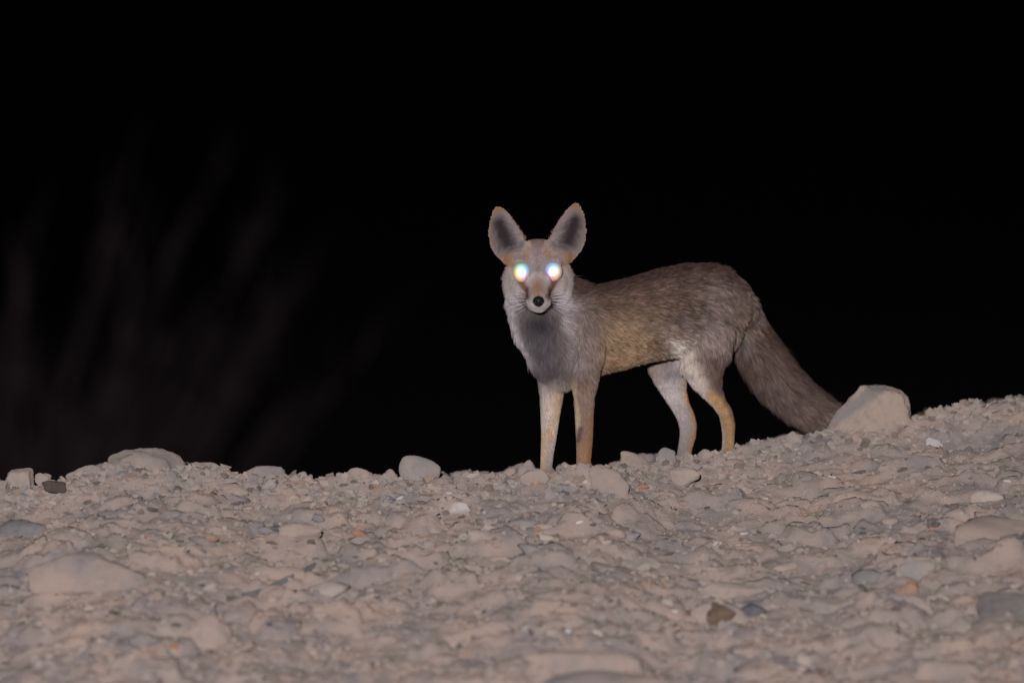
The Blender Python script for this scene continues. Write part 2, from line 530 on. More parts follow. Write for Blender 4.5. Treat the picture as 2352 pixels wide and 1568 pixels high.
place_rock('boulder', 33, (2190, 1128, 2420, 1262), PINK, BEIGE, 'large smooth pale slab half buried at the right edge', 'boulder', sharp=8, depth=0.9, sink=0.1)
place_rock('boulder', 34, (2246, 1308, 2440, 1432), (0.184, 0.167, 0.170), (0.231, 0.204, 0.197), 'dark mauve grey boulder low at the right edge', 'boulder', sharp=8, dust=0.1, depth=0.8, sink=0.1)
place_rock('stone', 35, (2056, 1322, 2112, 1368), RUST, (0.367, 0.245, 0.184), 'rust orange stone left of the dark mauve boulder', sharp=8, dust=0.1)
place_rock('stone', 36, (2052, 1268, 2150, 1332), (0.340, 0.326, 0.320), (0.299, 0.292, 0.292), 'pale grey stone above the rust orange stone', sharp=12)
place_rock('stone', 37, (1612, 1372, 1690, 1422), BROWN, (0.170, 0.116, 0.082), 'dark brown stone beside a blue black stone, lower right', sharp=10, dust=0.1)
place_rock('stone', 38, (1686, 1366, 1768, 1420), DARK, (0.129, 0.129, 0.150), 'blue black stone beside the dark brown stone, lower right', sharp=10, dust=0.1)
place_rock('stone', 39, (1738, 1404, 1762, 1420), WHITE, PALE, 'tiny white pebble in front of the blue black stone', sharp=10, dust=0.1)
place_rock('stone', 40, (1600, 1340, 1760, 1368), PALE, PINK, 'long flat pale stone above the dark brown stone', sharp=12, depth=0.35)
place_rock('stone', 41, (408, 1386, 530, 1472), PINK, (0.401, 0.326, 0.292), 'large smooth pink stone at the lower left', sharp=7)
place_rock('stone', 42, (388, 1472, 410, 1488), (0.340, 0.088, 0.034), RUST, 'tiny brick red pebble at the lower left', sharp=9, dust=0.1)
place_rock('stone', 43, (-30, 1194, 126, 1230), (0.184, 0.184, 0.197), (0.224, 0.218, 0.224), 'flat slate grey stone at the left edge', sharp=10, dust=0.1, depth=0.6)
place_rock('stone', 44, (148, 1448, 204, 1484), (0.354, 0.224, 0.170), PINK, 'soft orange stone at the lower left edge', sharp=9)
place_rock('stone', 45, (1026, 1138, 1082, 1174), PALE, WHITE, 'pale slanting stone below the rounded grey stone', sharp=16, nplanes=8, rot=0.6)
place_rock('stone', 46, (1052, 1214, 1086, 1240), WHITE, PALE, 'small round white pebble in the dark hollow', sharp=7)
place_rock('stone', 47, (1106, 1196, 1142, 1222), WHITE, PALE, 'white pebble just above the dark hollow', sharp=8)
place_rock('boulder', 48, (1210, 1452, 1470, 1548), (0.360, 0.299, 0.265), PINK, 'pale lumpy rock ledge at the bottom centre', 'boulder', sharp=8, rough=0.12, depth=0.55)
place_rock('boulder', 49, (1240, 1536, 1600, 1610), (0.177, 0.170, 0.190), (0.211, 0.197, 0.204), 'blue grey rock cut off by the bottom edge', 'boulder', sharp=7, depth=0.5, rough=0.1)
place_rock('stone', 50, (2068, 1198, 2110, 1222), PALE, PINK, 'small bright stone left of the large slab', sharp=10)
place_rock('stone', 51, (1858, 1356, 1960, 1404), (0.320, 0.292, 0.272), BEIGE, 'wide beige stone in the middle of the lower right slope', sharp=9)
place_rock('stone', 52, (748, 1150, 800, 1180), (0.360, 0.238, 0.163), PINK, 'orange tinted stone on the slope below the wide grey stone', sharp=9)
place_rock('stone', 53, (1690, 1106, 1742, 1140), PINK, PALE, 'rounded pink pebble on the slope below the fox tail', sharp=8)
place_rock('stone', 54, (1780, 1236, 1830, 1270), PALE, BEIGE, 'upright pale stone in the middle of the right slope', sharp=12)
place_rock('boulder', 55, (60, 1238, 330, 1330), (0.347, 0.282, 0.245), PINK, 'very broad low pink slab on the left slope', 'boulder', sharp=8, depth=0.55, sink=0.3, rough=0.12, dust=0.8)
place_rock('stone', 56, (640, 1186, 740, 1232), PALE, PINK, 'flat pale stone on the left slope above the dark sliver', sharp=12, depth=0.6)

# long dark sliver whose colour paints in a shaded recess, lower left slope
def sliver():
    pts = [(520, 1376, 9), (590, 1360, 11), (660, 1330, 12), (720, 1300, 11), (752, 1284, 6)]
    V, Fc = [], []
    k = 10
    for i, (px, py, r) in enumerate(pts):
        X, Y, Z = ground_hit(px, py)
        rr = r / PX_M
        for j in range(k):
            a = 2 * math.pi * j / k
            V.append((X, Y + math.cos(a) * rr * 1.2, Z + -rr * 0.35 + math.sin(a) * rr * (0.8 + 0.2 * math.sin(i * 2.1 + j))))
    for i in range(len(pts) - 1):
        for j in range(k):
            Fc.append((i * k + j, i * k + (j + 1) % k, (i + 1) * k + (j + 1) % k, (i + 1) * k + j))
    me = mesh_np('shade_sliver', V, Fc)
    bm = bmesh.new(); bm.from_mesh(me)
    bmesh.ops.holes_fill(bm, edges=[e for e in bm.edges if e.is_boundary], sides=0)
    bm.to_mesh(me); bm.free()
    me.materials.append(rock_mat('sliver_shade', (0.12, 0.12, 0.13), (0.17, 0.165, 0.17), 25, 0.05))
    link(bpy.data.objects.new('shade_sliver', me), label='long thin dark sliver painting in a shaded recess, diagonal at the lower left', cat='stone')
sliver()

# 300 stones bedded in the bank, parts of the ground
smat = stone_mat()
protos = []
for k in range(14):
    V, Fc = rock_shape(200 + k, None, 9, 16, 0.06, base=(ICO2_V, ICO2_F)) if k % 2 else hull_points(300 + k, 16, 0.7)
    V = V * np.array([1, random.uniform(.65, .95), random.uniform(.45, .75)])
    me = mesh_np('stone', V, Fc, smooth=bool(k % 2))
    me.materials.append(smat)
    protos.append(me)
cnt = 0
while cnt < 300:
    px = random.uniform(-10, 2362)
    py = 1060 + 508 * random.random() ** 1.15
    yc_px = np.interp(px, [c[0] for c in CREST], [c[1] for c in CREST])
    if py < yc_px - 2:
        continue
    X, Y, Z = ground_hit(px, py)
    r = 0.0085 + 0.030 * random.random() ** 2.6
    if px > 1600:
        r *= 0.85
    big = r > 0.016
    c = random.choice([BEIGE, PINK, PINK, PALE, GREY, GREY, BEIGE, PINK] if big else [BEIGE, PINK, PALE, GREY, SLATE, DARK, BROWN, DARK, PALE, RUST, DARK, SLATE, WHITE])
    o = bpy.data.objects.new('stone', random.choice(protos))
    o.location = (X, Y, Z + r * (random.uniform(-.35, .0) if big else random.uniform(-.15, .2)))
    o.scale = (r * random.uniform(.9, 1.4), r, r * random.uniform(.7, 1.0))
    k_ = random.uniform(.9, 1.2)
    o.color = (c[0] * k_, c[1] * k_, c[2] * k_, 1)
    o.rotation_euler = (random.uniform(-.35, .35), random.uniform(-.35, .35), random.uniform(0, 6.28))
    link(o, parent=ground)
    cnt += 1

# loose gravel, too small to count
def gravel(n=12500):
    shp = [hull_points(500 + k, 10, 0.7) for k in range(12)]
    stops_p = [s[0] for s in STONE_STOPS]; stops_c = np.array([s[1] for s in STONE_STOPS])
    X = rng.uniform(-1.12, 1.14, n)
    t = -1.6 * rng.random(n) ** 1.15 + 0.22 * (rng.random(n) < 0.12) * rng.random(n)
    Y = crest_y(X) + t
    cr = np.arange(n) < 2600
    t = np.where(cr, rng.normal(-.04, .05, n), t)
    Y = crest_y(X) + t
    Z = ground_h(X, Y)
    R = 0.0028 + 0.0095 * rng.random(n) ** 2.8 + 0.005 * (rng.random(n) < 0.05)
    R = R * np.where(X > 0.45, 0.82, 1.0) * np.where(t < -0.7, 1.15, 1.0)
    R = np.where(cr, 0.0035 + 0.0125 * rng.random(n) ** 2.2, R)
    u = rng.random(n) ** 1.1 * 0.96
    C = np.stack([np.interp(u, stops_p, stops_c[:, k]) for k in range(3)], -1)
    C = C * rng.uniform(1.0, 1.4, (n, 1))
    A = rng.uniform(0, 6.28, n); tx = rng.normal(0, .4, n)
    Vs, Fs, Cs, off = [], [], [], 0
    for i in range(n):
        V, Fc = shp[i % 12]
        ca, sa = math.cos(A[i]), math.sin(A[i]); ct, st = math.cos(tx[i]), math.sin(tx[i])
        M = np.array([[ca, -sa * ct, sa * st], [sa, ca * ct, -ca * st], [0, st, ct]]) * R[i]
        Vs.append(V @ M.T + (X[i], Y[i], Z[i] + R[i] * 0.10))
        Fs.append(Fc + off); off += len(V)
        Cs.append(np.repeat(C[i:i + 1], len(V), 0))
    me = mesh_np('gravel', np.concatenate(Vs), np.concatenate(Fs), smooth=False)
    set_col(me, np.concatenate(Cs))
    me.materials.append(gravel_mat())
    link(bpy.data.objects.new('gravel', me), parent=ground, kind='stuff', label='fine loose gravel strewn over the bank')
gravel()

# ------------------------------------------------------------------ fox
fox = bpy.data.objects.new('fox', None)
link(fox, label='grey tan desert fox with glowing eyes standing on the stony crest', cat='fox')

TH = math.radians(42)
AX = Vector((math.cos(TH), math.sin(TH), 0))      # chest towards rump
SIDE = Vector((math.sin(TH), -math.cos(TH), 0))   # the fox's own left: right and towards us
m_ = 1.0 / PX_M

RV, RF, roff = [], [], 0
def add_rings(rings):
    global roff
    k = len(rings[0])
    for r in rings:
        RV.extend(r)
    for i in range(len(rings) - 1):
        for j in range(k):
            RF.append((roff + i * k + j, roff + i * k + (j + 1) % k, roff + (i + 1) * k + (j + 1) % k, roff + (i + 1) * k + j))
    RF.append(tuple(roff + j for j in range(k))[::-1])
    RF.append(tuple(roff + (len(rings) - 1) * k + j for j in range(k)))
    roff += k * len(rings)

def tube(st, side=None, k=20):
    """st: list of (Vector centre, radius along side, radius across)"""
    P = [s[0] for s in st]
    rings = []
    for i, (c, ru, rv) in enumerate(st):
        t = (P[min(i + 1, len(P) - 1)] - P[max(i - 1, 0)]).normalized()
        s = Vector(side) if side is not None else Vector((1, 0, 0))
        u = (s - t * s.dot(t)).normalized()
        v = t.cross(u)
        def ring(cc, f):
            return [cc + u * (math.cos(2 * math.pi * j / k) * ru * f) + v * (math.sin(2 * math.pi * j / k) * rv * f) for j in range(k)]
        rr = min(ru, rv)
        if i == 0:
            for e in (0.98, 0.8, 0.45):
                rings.append(ring(c - t * rr * e, math.sqrt(1 - e * e)))
        rings.append(ring(c, 1.0))
        if i == len(st) - 1:
            for e in (0.45, 0.8, 0.98):
                rings.append(ring(c + t * rr * e, math.sqrt(1 - e * e)))
    add_rings(rings)

def ell(c, rx, ry, rz, k=20):
    rings = []
    for i in range(1, 14):
        a = math.pi * i / 14
        rings.append([Vector((c.x + rx * math.sin(a) * math.cos(2 * math.pi * j / k), c.y + ry * math.sin(a) * math.sin(2 * math.pi * j / k), c.z - rz * math.cos(a))) for j in range(k)])
    add_rings(rings)

SEG = []   # a, b, radius, fur direction, fur length, lift, region, agouti
def seg(a, b, r, d, L, lift, region, ag=0.0):
    SEG.append((np.array(a), np.array(b), r, np.array(Vector(d).normalized()), L, lift, region, ag))

# torso: (centre x, top, bottom, half width in metres)
def body_depth(px):
    return (px - 1296) * math.tan(TH) * m_ * 0.93
torso = [(1300, 690, 852, .056), (1345, 662, 862, .066), (1400, 655, 850, .070), (1460, 640, 833, .069), (1520, 622, 822, .064),
         (1580, 608, 818, .060), (1635, 608, 796, .058), (1680, 636, 778, .048), (1702, 668, 750, .032)]
st = []
for px, yt, yb, w in torso:
    Y = body_depth(px)
    t_, b_ = at(px, yt, Y), at(px, yb, Y)
    st.append(((t_ + b_) / 2, w, (t_.z - b_.z) / 2))
tube(st, side=SIDE)
tpts = [s[0] for s in st]
for i in range(len(tpts) - 1):
    fl = 0.024 if i < 6 else 0.022
    seg(tpts[i], tpts[i + 1], 0.085, AX + Vector((0, 0, -0.28 if i < 6 else -0.75)), fl, 0.22, 'coat', 1.0)
# breast
ell(at(1268, 790, 0.0), .052, .055, .075)
ell(at(1290, 830, 0.01), .050, .05, .055)
seg(at(1262, 760, -0.02), at(1275, 850, -0.01), 0.055, (0, -0.15, -1), 0.019, 0.28, 'coat', 0.1)
# shoulder (its left) and upper arm
ell(at(1348, 790, -0.015), .034, .04, .075)
seg(at(1345, 740, -0.02), at(1348, 850, -0.04), 0.05, (0.35, 0.1, -1), 0.020, 0.2, 'coat', 0.5)
# neck
nk = [(at(1236, 640, -0.010), .058, .044), (at(1238, 695, -0.006), .061, .050), (at(1248, 750, 0.01), .060, .058), (at(1275, 800, 0.03), .055, .06)]
tube(nk, side=(1, 0, 0))
seg(at(1238, 640, -0.01), at(1243, 700, 0.0), 0.055, (0, 0.2, -1), 0.020, 0.32, 'coat', 0.1)
seg(at(1243, 700, 0.0), at(1256, 770, 0.0), 0.058, (0, -0.1, -1), 0.021, 0.30, 'coat', 0.1)
# nape to withers
tube([(at(1250, 668, 0.02), .045, .04), (at(1325, 700, 0.05), .05, .045)], side=SIDE)
seg(at(1300, 660, 0.05), at(1340, 690, 0.06), 0.05, AX + Vector((0, 0, -.3)), 0.026, 0.28, 'coat', 0.6)

# legs: (x left, x right, y, depth)
def leg(st_px, L, hair, lift=0.15, reg='leg_fur', shrink=3.5, ydir=(0, 0, -1), squash=1.1):
    s = []
    for xl, xr, py, Y in st_px:
        c = at((xl + xr) / 2, py, Y)
        r = max((xr - xl) / 2 - shrink, 6) * m_
        s.append((c, r, r * squash))
    tube(s, side=(1, 0, 0), k=16)
    for i in range(len(s) - 1):
        d = (s[i + 1][0] - s[i][0]).normalized()
        hl = hair[min(i, len(hair) - 1)]
        seg(s[i][0], s[i + 1][0], s[i][1], d, hl, lift, reg, 0.25)
    return s

def paw(x_px, Y, fwd, w=0.015, ln=0.042):
    """paw with four toes resting on the ground"""
    X = at(x_px, 1072, Y).x
    f = Vector(fwd).normalized(); s = Vector((f.y, -f.x, 0))
    base = Vector((X, Y, 0)); base.z = gz(X, Y) + 0.010
    tip = base + f * ln; tip.z = max(gz(tip.x, tip.y), base.z - 0.012) + 0.008
    tube([(base - f * 0.012 + Vector((0, 0, .004)), w * .95, .012), (base + f * 0.012, w * 1.1, .013), (tip - f * .012, w * 1.15, .0105)], side=s, k=14)
    for q, ex in ((-1.05, -.004), (-.36, .004), (.36, .004), (1.05, -.004)):
        tc = tip + s * (q * w * .72) + f * ex
        tube([(tc - f * .010 + Vector((0, 0, .001)), .0055, .0065), (tc + f * .004 - Vector((0, 0, .0015)), .0055, .006)], side=s, k=10)
    seg(base, tip, .014, f + Vector((0, 0, -.3)), .005, .12, 'leg_fur', 0.1)
    return base

fdir = -AX * 0.75 + Vector((0, -0.5, 0))
bR = paw(1254, 0.035, fdir); bL = paw(1340, -0.03, fdir)
hR = paw(1568, 0.315, -AX, w=.014, ln=.05); hL = paw(1668, 0.245, -AX, w=.014, ln=.05)
leg([(1222, 1316, 820, .03), (1232, 1302, 870, .03), (1237, 1297, 905, .035), (1238, 1290, 950, .04), (1239, 1283, 1000, .037), (1238, 1276, 1040, .037), (1237, 1272, 1072, .037), (1238, 1270, 1095, .033)], .01,
    [.018, .014, .009, .007, .006, .006])
leg([(1306, 1384, 820, -.03), (1308, 1376, 870, -.032), (1315, 1369, 905, -.03), (1317, 1367, 950, -.028), (1319, 1366, 1000, -.028), (1320, 1363, 1040, -.028), (1320, 1359, 1072, -.028), (1321, 1357, 1092, -.03)], .01,
    [.018, .014, .009, .007, .006, .006])
# near (left) hind leg: thigh, shank, hock, metatarsus
leg([(1560, 1690, 760, .20), (1553, 1682, 810, .20), (1556, 1671, 840, .20), (1580, 1664, 868, .205), (1606, 1663, 898, .22), (1630, 1672, 924, .245), (1646, 1687, 948, .262), (1652, 1693, 974, .264), (1655, 1692, 1000, .262), (1654, 1690, 1025, .256), (1652, 1686, 1050, .25)], .01,
    [.022, .020, .018, .012, .009, .007, .006, .006], squash=0.95)
# far (right) hind leg
leg([(1496, 1612, 775, .285), (1478, 1598, 815, .275), (1484, 1592, 842, .28), (1498, 1583, 872, .285), (1519, 1582, 904, .295), (1537, 1589, 933, .315), (1550, 1600, 957, .330), (1556, 1605, 978, .335), (1557, 1603, 1000, .333), (1554, 1596, 1022, .328), (1550, 1591, 1046, .32)], .01,
    [.018, .016, .012, .009, .007, .006, .006], squash=0.8)
# rump muscle
ell(at(1652, 730, 0.27), .050, .06, .075)
seg(at(1650, 700, .22), at(1640, 800, .20), .06, (0.25, 0.15, -1), .022, .2, 'coat', 0.8)

# tail
tail = [(1655, 648, 34, .275), (1680, 676, 40, .31), (1699, 712, 43, .328), (1720, 764, 44, .335), (1748, 818, 45, .335), (1784, 872, 43, .33), (1829, 916, 40, .325), (1874, 948, 35, .32), (1912, 968, 27, .318), (1932, 980, 14, .318)]
st = [(at(x, y, Y), r * m_, r * m_) for x, y, r, Y in tail]
tube(st, side=(0, 1, 0))
for i in range(len(st) - 1):
    seg(st[i][0], st[i + 1][0], st[i][1], st[i + 1][0] - st[i][0], .037 if i > 1 else .024, .40 if i > 1 else .24, 'tail_fur' if i > 1 else 'coat', 0.8)

# head, turned to face us
ell(at(1236, 602, -0.045), .049, .055, .045)
ell(at(1236, 614, -0.068), .044, .040, .036)
ell(at(1188, 592, -0.045), .026, .030, .022); ell(at(1284, 589, -0.045), .026, .030, .022)
ell(at(1192, 648, -0.034), .026, .034, .044)
ell(at(1280, 648, -0.034), .026, .034, .044)
ell(at(1206, 650, -0.062), .026, .026, .028)
ell(at(1266, 650, -0.062), .026, .026, .028)
ell(at(1236, 660, -0.055), .042, .050, .038)
tube([(at(1236, 642, -0.085), .034, .030), (at(1236.5, 662, -0.118), .0245, .0235), (at(1237, 680, -0.148), .0195, .018), (at(1237, 690, -0.166), .0185, .0165)], side=(1, 0, 0))
tube([(at(1236, 690, -0.070), .026, .018), (at(1237, 705, -0.125), .017, .012), (at(1237, 706, -0.154), .013, .010)], side=(1, 0, 0))
ell(at(1222, 693, -0.150), .012, .018, .012); ell(at(1252, 693, -0.150), .012, .018, .012)   # whisker pads
ell(at(1196, 606, -0.092), .017, .015, .010); ell(at(1272, 604, -0.092), .017, .015, .010)   # brows
NOSE = at(1237, 690, -0.17)
for a, b, r, L, lf in (((1236, 650, -.09), (1237, 690, -.16), .022, .006, .12), ((1237, 705, -.15), (1236, 690, -.08), .015, .006, .15)):
    seg(at(*a), at(*b), r, (0, 0, 0.01), L, lf, 'head_fur', 0.0)
seg(at(1236, 560, -.04), at(1236, 630, -.07), .048, (0, 0, 0.01), .009, .2, 'head_fur', 0.15)
seg(at(1180, 640, -.045), at(1186, 680, -.04), .034, (0, 0, 0.01), .017, .33, 'head_fur', 0.0)
seg(at(1292, 640, -.045), at(1286, 680, -.04), .034, (0, 0, 0.01), .017, .33, 'head_fur', 0.0)
HEAD_SEGS = list(range(len(SEG) - 5, len(SEG)))

def remeshed(V, Fc, voxel, it, name):
    me = bpy.data.meshes.new(name)
    me.from_pydata([tuple(v) for v in V], [], Fc)
    me.validate()
    bm = bmesh.new(); bm.from_mesh(me)
    bmesh.ops.recalc_face_normals(bm, faces=bm.faces)
    bm.to_mesh(me); bm.free()
    o = bpy.data.objects.new(name, me); col.objects.link(o)
    r = o.modifiers.new('r', 'REMESH'); r.mode = 'VOXEL'; r.voxel_size = voxel
    if it:
        s = o.modifiers.new('s', 'SMOOTH'); s.factor = 0.5; s.iterations = it
    dg = bpy.context.evaluated_depsgraph_get()
    out = bpy.data.meshes.new_from_object(o.evaluated_get(dg))
    bpy.data.objects.remove(o, do_unlink=True)
    return out

body_me = remeshed(RV, RF, 0.0030, 7, 'body')

# ears: cupped blades that open towards us
EARS = []
def ear(base, tip, sgn, Y):
    global RV, RF, roff
    B, T = at(*base, Y), at(*tip, Y - 0.004)
    ax = (T - B); L = ax.length; ax.normalize()
    ac = ax.cross(Vector((0, -1, 0))).normalized()
    if ac.x * sgn < 0:
        ac = -ac                                    # points to the outer side
    back = Vector((0, 1, 0))
    prof = [(-.12, .022), (0, .0285), (.12, .0325), (.25, .0345), (.4, .0335), (.55, .0300), (.7, .0245), (.82, .0185), (.91, .0125), (.97, .0068), (1.0, .003)]
    rings = []
    n = 13
    for v, w in prof:
        skew = 0.004 * math.sin(math.pi * min(max(v, 0), 1))
        fr, bk = [], []
        for i in range(n):
            s = -1 + 2 * i / (n - 1)
            cup = 0.027 * (w / .034) * (1 - s * s) * (0.4 + 0.6 * min(1, max(0, 1.05 - v)))
            p = B + ax * (v * L) + ac * (w * s + skew) + back * cup
            fr.append(p)
            th = 0.0052 * (1 - 0.35 * abs(s))
            bk.append(p + back * th)
        rings.append(fr + bk[::-1])
    add_rings(rings)
    EARS.append((B, ax, ac, L))
    seg(B + ax * (0.02 * L), B + ax * (L * 0.97), .036, ax, .0045, .10, 'head_fur', 0.0)
RV = [v.co.copy() for v in body_me.vertices]
RF = [tuple(p.vertices) for p in body_me.polygons]
roff = len(RV)
EAR_SEGS = [len(SEG), len(SEG) + 1]
ear((1180, 588), (1143, 476), -1, -0.048)
ear((1290, 584), (1325, 468), 1, -0.048)
ell(at(1141, 572, -.046), .0045, .006, .010); ell(at(1330, 568, -.046), .0045, .006, .010)
body_me2 = remeshed(RV, RF, 0.0024, 2, 'body')
body_me = body_me2

nv = len(body_me.vertices)
BV = np.empty(nv * 3, np.float32); body_me.vertices.foreach_get('co', BV); BV = BV.reshape(-1, 3).astype(float)

# ------------------------------------------------------------------ coat colours
ALB = 1.3
def coat(P, wob=6.0):
    px, py = project(P)
    px = px + wob * fbm(P[:, 0] * 40, P[:, 1] * 40, P[:, 2] * 40, 31, 3)
    py = py + wob * fbm(P[:, 0] * 40, P[:, 1] * 40, P[:, 2] * 40, 77, 3)
    y = P[:, 1]
    C = np.tile(lin((100, 84, 77)), (len(P), 1))
    def blob(cx, cy, rx, ry, c, s=1.0, ang=0.0, p=2.6, mask=None):
        nonlocal C
        ca, sa = math.cos(math.radians(ang)), math.sin(math.radians(ang))
        dx, dy = px - cx, py - cy
        u = (dx * ca + dy * sa) / rx; v = (-dx * sa + dy * ca) / ry
        w = s * np.exp(-(u * u + v * v) ** (p / 2))
        if mask is not None:
            w = w * mask
        C = C * (1 - w[:, None]) + lin(c) * w[:, None]
    def line(pts, r, c, s=1.0, mask=None, p=2.6):
        nonlocal C
        d = np.full(len(P), 1e9)
        for (ax_, ay_), (bx_, by_) in zip(pts[:-1], pts[1:]):
            vx, vy = bx_ - ax_, by_ - ay_
            t = np.clip(((px - ax_) * vx + (py - ay_) * vy) / (vx * vx + vy * vy), 0, 1)
            d = np.minimum(d, np.hypot(px - ax_ - t * vx, py - ay_ - t * vy))
        w = s * np.exp(-(d / r) ** p)
        if mask is not None:
            w = w * mask
        C = C * (1 - w[:, None]) + lin(c) * w[:, None]
    # flank and belly
    blob(1450, 760, 130, 80, (129, 109, 90), 1, p=2.0)
    blob(1440, 802, 110, 45, (141, 116, 92), .75, p=2.0)
    blob(1410, 842, 50, 22, (140, 108, 84), .7)
    blob(1545, 760, 60, 60, (104, 90, 82), .8)
    # dark back
    line([(1330, 655), (1420, 648), (1500, 628), (1600, 610), (1660, 622), (1690, 650)], 38, (68, 49, 46), .97)
    line([(1400, 700), (1480, 690), (1560, 700), (1620, 690)], 38, (82, 64, 57), .65)
    line([(1350, 690), (1365, 760)], 14, (82, 66, 64), .6)  # darker streak down from the neck onto the shoulder
    # hips and thigh
    blob(1650, 690, 50, 50, (108, 95, 91), .75)
    blob(1625, 785, 65, 48, (128, 114, 111), .9)
    blob(1600, 745, 45, 30, (88, 78, 80), .5)
    line([(1562, 798), (1580, 840), (1608, 890)], 25, (184, 172, 163), .97)
    blob(1568, 770, 20, 10, (130, 96, 80), .3)
    line([(1650, 838), (1652, 880), (1662, 920)], 22, (92, 74, 68), .9)
    line([(1560, 835), (1590, 872), (1622, 912), (1645, 950), (1656, 1000), (1653, 1045)], 12, (172, 160, 157), .95)
    line([(1632, 905), (1660, 940), (1676, 980), (1678, 1045)], 13, (168, 132, 96), .95)
    line([(1690, 940), (1694, 1000), (1690, 1040)], 7, (120, 84, 54), .8)
    # far hind leg
    sm = lambda v, a, b: (lambda t: t * t * (3 - 2 * t))(np.clip((v - a) / (b - a), 0, 1))
    far = sm(y, .232, .250) * sm(py, 796, 830) * (px < 1625)
    blob(1545, 940, 70, 110, (170, 160, 160), 1, mask=far)
    blob(1545, 850, 30, 28, (120, 112, 120), .7, mask=far)  # greyer thigh top, the belly's shadow painted into the coat
    line([(1585, 860), (1582, 905), (1595, 945), (1606, 980), (1600, 1010), (1592, 1045)], 12, (170, 122, 80), .95, mask=far)
    # shoulder, breast, throat
    blob(1345, 800, 36, 80, (116, 104, 104), .8)
    line([(1308, 700), (1312, 780), (1322, 840)], 22, (134, 122, 122), .8)
    blob(1238, 780, 70, 110, (130, 121, 124), 1)
    line([(1172, 690), (1185, 770), (1215, 840)], 18, (150, 141, 145), .8)
    blob(1240, 750, 56, 62, (36, 33, 37), .96, p=2.0)
    blob(1254, 822, 54, 54, (66, 62, 68), .85, p=2.0)
    blob(1268, 858, 44, 16, (66, 60, 64), .8)
    line([(1168, 690), (1180, 760), (1208, 835)], 15, (168, 159, 163), .9)
    line([(1304, 705), (1306, 760)], 15, (150, 140, 144), .8)
    # front legs
    fr = sm(py, 856, 912) * (px < 1306); fl = sm(py, 846, 905) * (px >= 1306) * (px < 1400)
    blob(1262, 980, 60, 120, (176, 163, 156), 1, mask=fr)
    line([(1285, 905), (1276, 960), (1262, 1010)], 10, (176, 146, 118), .7, mask=fr)
    line([(1248, 1000), (1245, 1075)], 9, (184, 158, 132), .7, mask=fr)
    blob(1345, 980, 60, 130, (124, 104, 92), 1, mask=fl)
    line([(1318, 880), (1324, 940), (1324, 1000)], 8, (166, 146, 124), .9, mask=fl)
    blob(1340, 1055, 24, 45, (154, 118, 90), .9, mask=fl)
    line([(1358, 960), (1356, 1070)], 7, (140, 96, 66), .8, mask=fl)
    line([(1334, 985), (1328, 1012)], 6, (84, 64, 60), .85, mask=fl)
    # tail
    tl = ((y > 0.26) & (px > 1672) & (py > 640)).astype(float)
    blob(1790, 840, 200, 230, (84, 69, 64), 1, mask=tl)
    line([(1715, 690), (1770, 775), (1820, 840), (1900, 905)], 16, (66, 47, 42), .85, mask=tl)
    line([(1700, 650), (1735, 710), (1750, 740)], 16, (110, 99, 95), .45, mask=tl)
    line([(1690, 720), (1720, 800)], 14, (96, 90, 92), .6, mask=tl)
    line([(1780, 890), (1850, 950)], 20, (94, 80, 76), .6, mask=tl)
    # head
    sm = lambda v, a, b: (lambda t: t * t * (3 - 2 * t))(np.clip((v - a) / (b - a), 0, 1))
    chin = sm(-y, .080, .092)
    mid = 1 - sm(np.abs(px - 1238), 26, 62)
    lowcut = (1 - sm(py, 684, 706)) * mid + (1 - sm(py, 700, 735)) * (1 - mid)
    hd = sm(-y, .004, .016) * (lowcut * (1 - chin) + (1 - sm(py, 716, 724)) * chin)
    blob(1236, 640, 100, 120, (156, 145, 145), 1, mask=hd)
    blob(1236, 585, 40, 30, (140, 126, 123), .8, mask=hd)
    blob(1234, 550, 30, 22, (100, 76, 69), .97, mask=hd)
    line([(1236, 560), (1236, 620)], 7, (118, 102, 102), .6, mask=hd)
    blob(1164, 594, 18, 24, (150, 112, 84), .9, mask=hd); blob(1307, 590, 18, 24, (150, 112, 84), .9, mask=hd)
    line([(1213, 566), (1206, 590)], 9, (146, 112, 88), .6, mask=hd); line([(1254, 566), (1262, 588)], 9, (146, 112, 88), .6, mask=hd)
    blob(1185, 690, 32, 24, (170, 163, 168), .8, mask=hd); blob(1290, 690, 32, 24, (168, 160, 166), .8, mask=hd)
    line([(1236, 652), (1236, 682)], 15, (148, 112, 90), .9, mask=hd)
    line([(1196, 646), (1208, 662), (1214, 682)], 8, (112, 78, 60), .95, mask=hd)
    line([(1274, 644), (1266, 662), (1260, 682)], 8, (108, 74, 60), .95, mask=hd)
    line([(1211, 664), (1214, 686)], 4.5, (62, 44, 44), .9, mask=hd); line([(1263, 664), (1260, 686)], 4.5, (60, 42, 44), .9, mask=hd)
    blob(1237, 701, 31, 19, (174, 165, 163), 1, p=2.4, mask=((y < -.10) & (py > 676)).astype(float))
    # ears
    for (B, ax, ac, L) in EARS:
        Q = P - np.array(B)
        v = Q @ np.array(ax) / L; s = Q @ np.array(ac) / np.interp(np.clip(v, 0, 1), [0, .25, .55, .8, 1], [.0345, .0345, .0305, .0205, .009])
        em = ((v > 0.02) & (np.abs(Q @ np.array(ac)) < .045) & (v < 1.2) & (py < 600) & (np.abs(s) < 1.15)).astype(float)
        em = em * np.clip((v - 0.02) / 0.1, 0, 1)
        inner = lin((146, 133, 133)); rim = lin((146, 114, 90)); dark = lin((32, 19, 28))
        w = np.clip((np.abs(s) - .74) / .2, 0, 1); w = np.maximum(w, np.clip((v - .84) / .1, 0, 1))
        w = w * np.clip((v - .16) / .12, .25, 1)
        w = w * np.where(s > 0, 0.35 + 0.65 * np.clip((v - .7) / .2, 0, 1), 1.0)
        c = inner * (1 - w[:, None]) + rim * w[:, None]
        cx = 0.08 + 0.24 * v
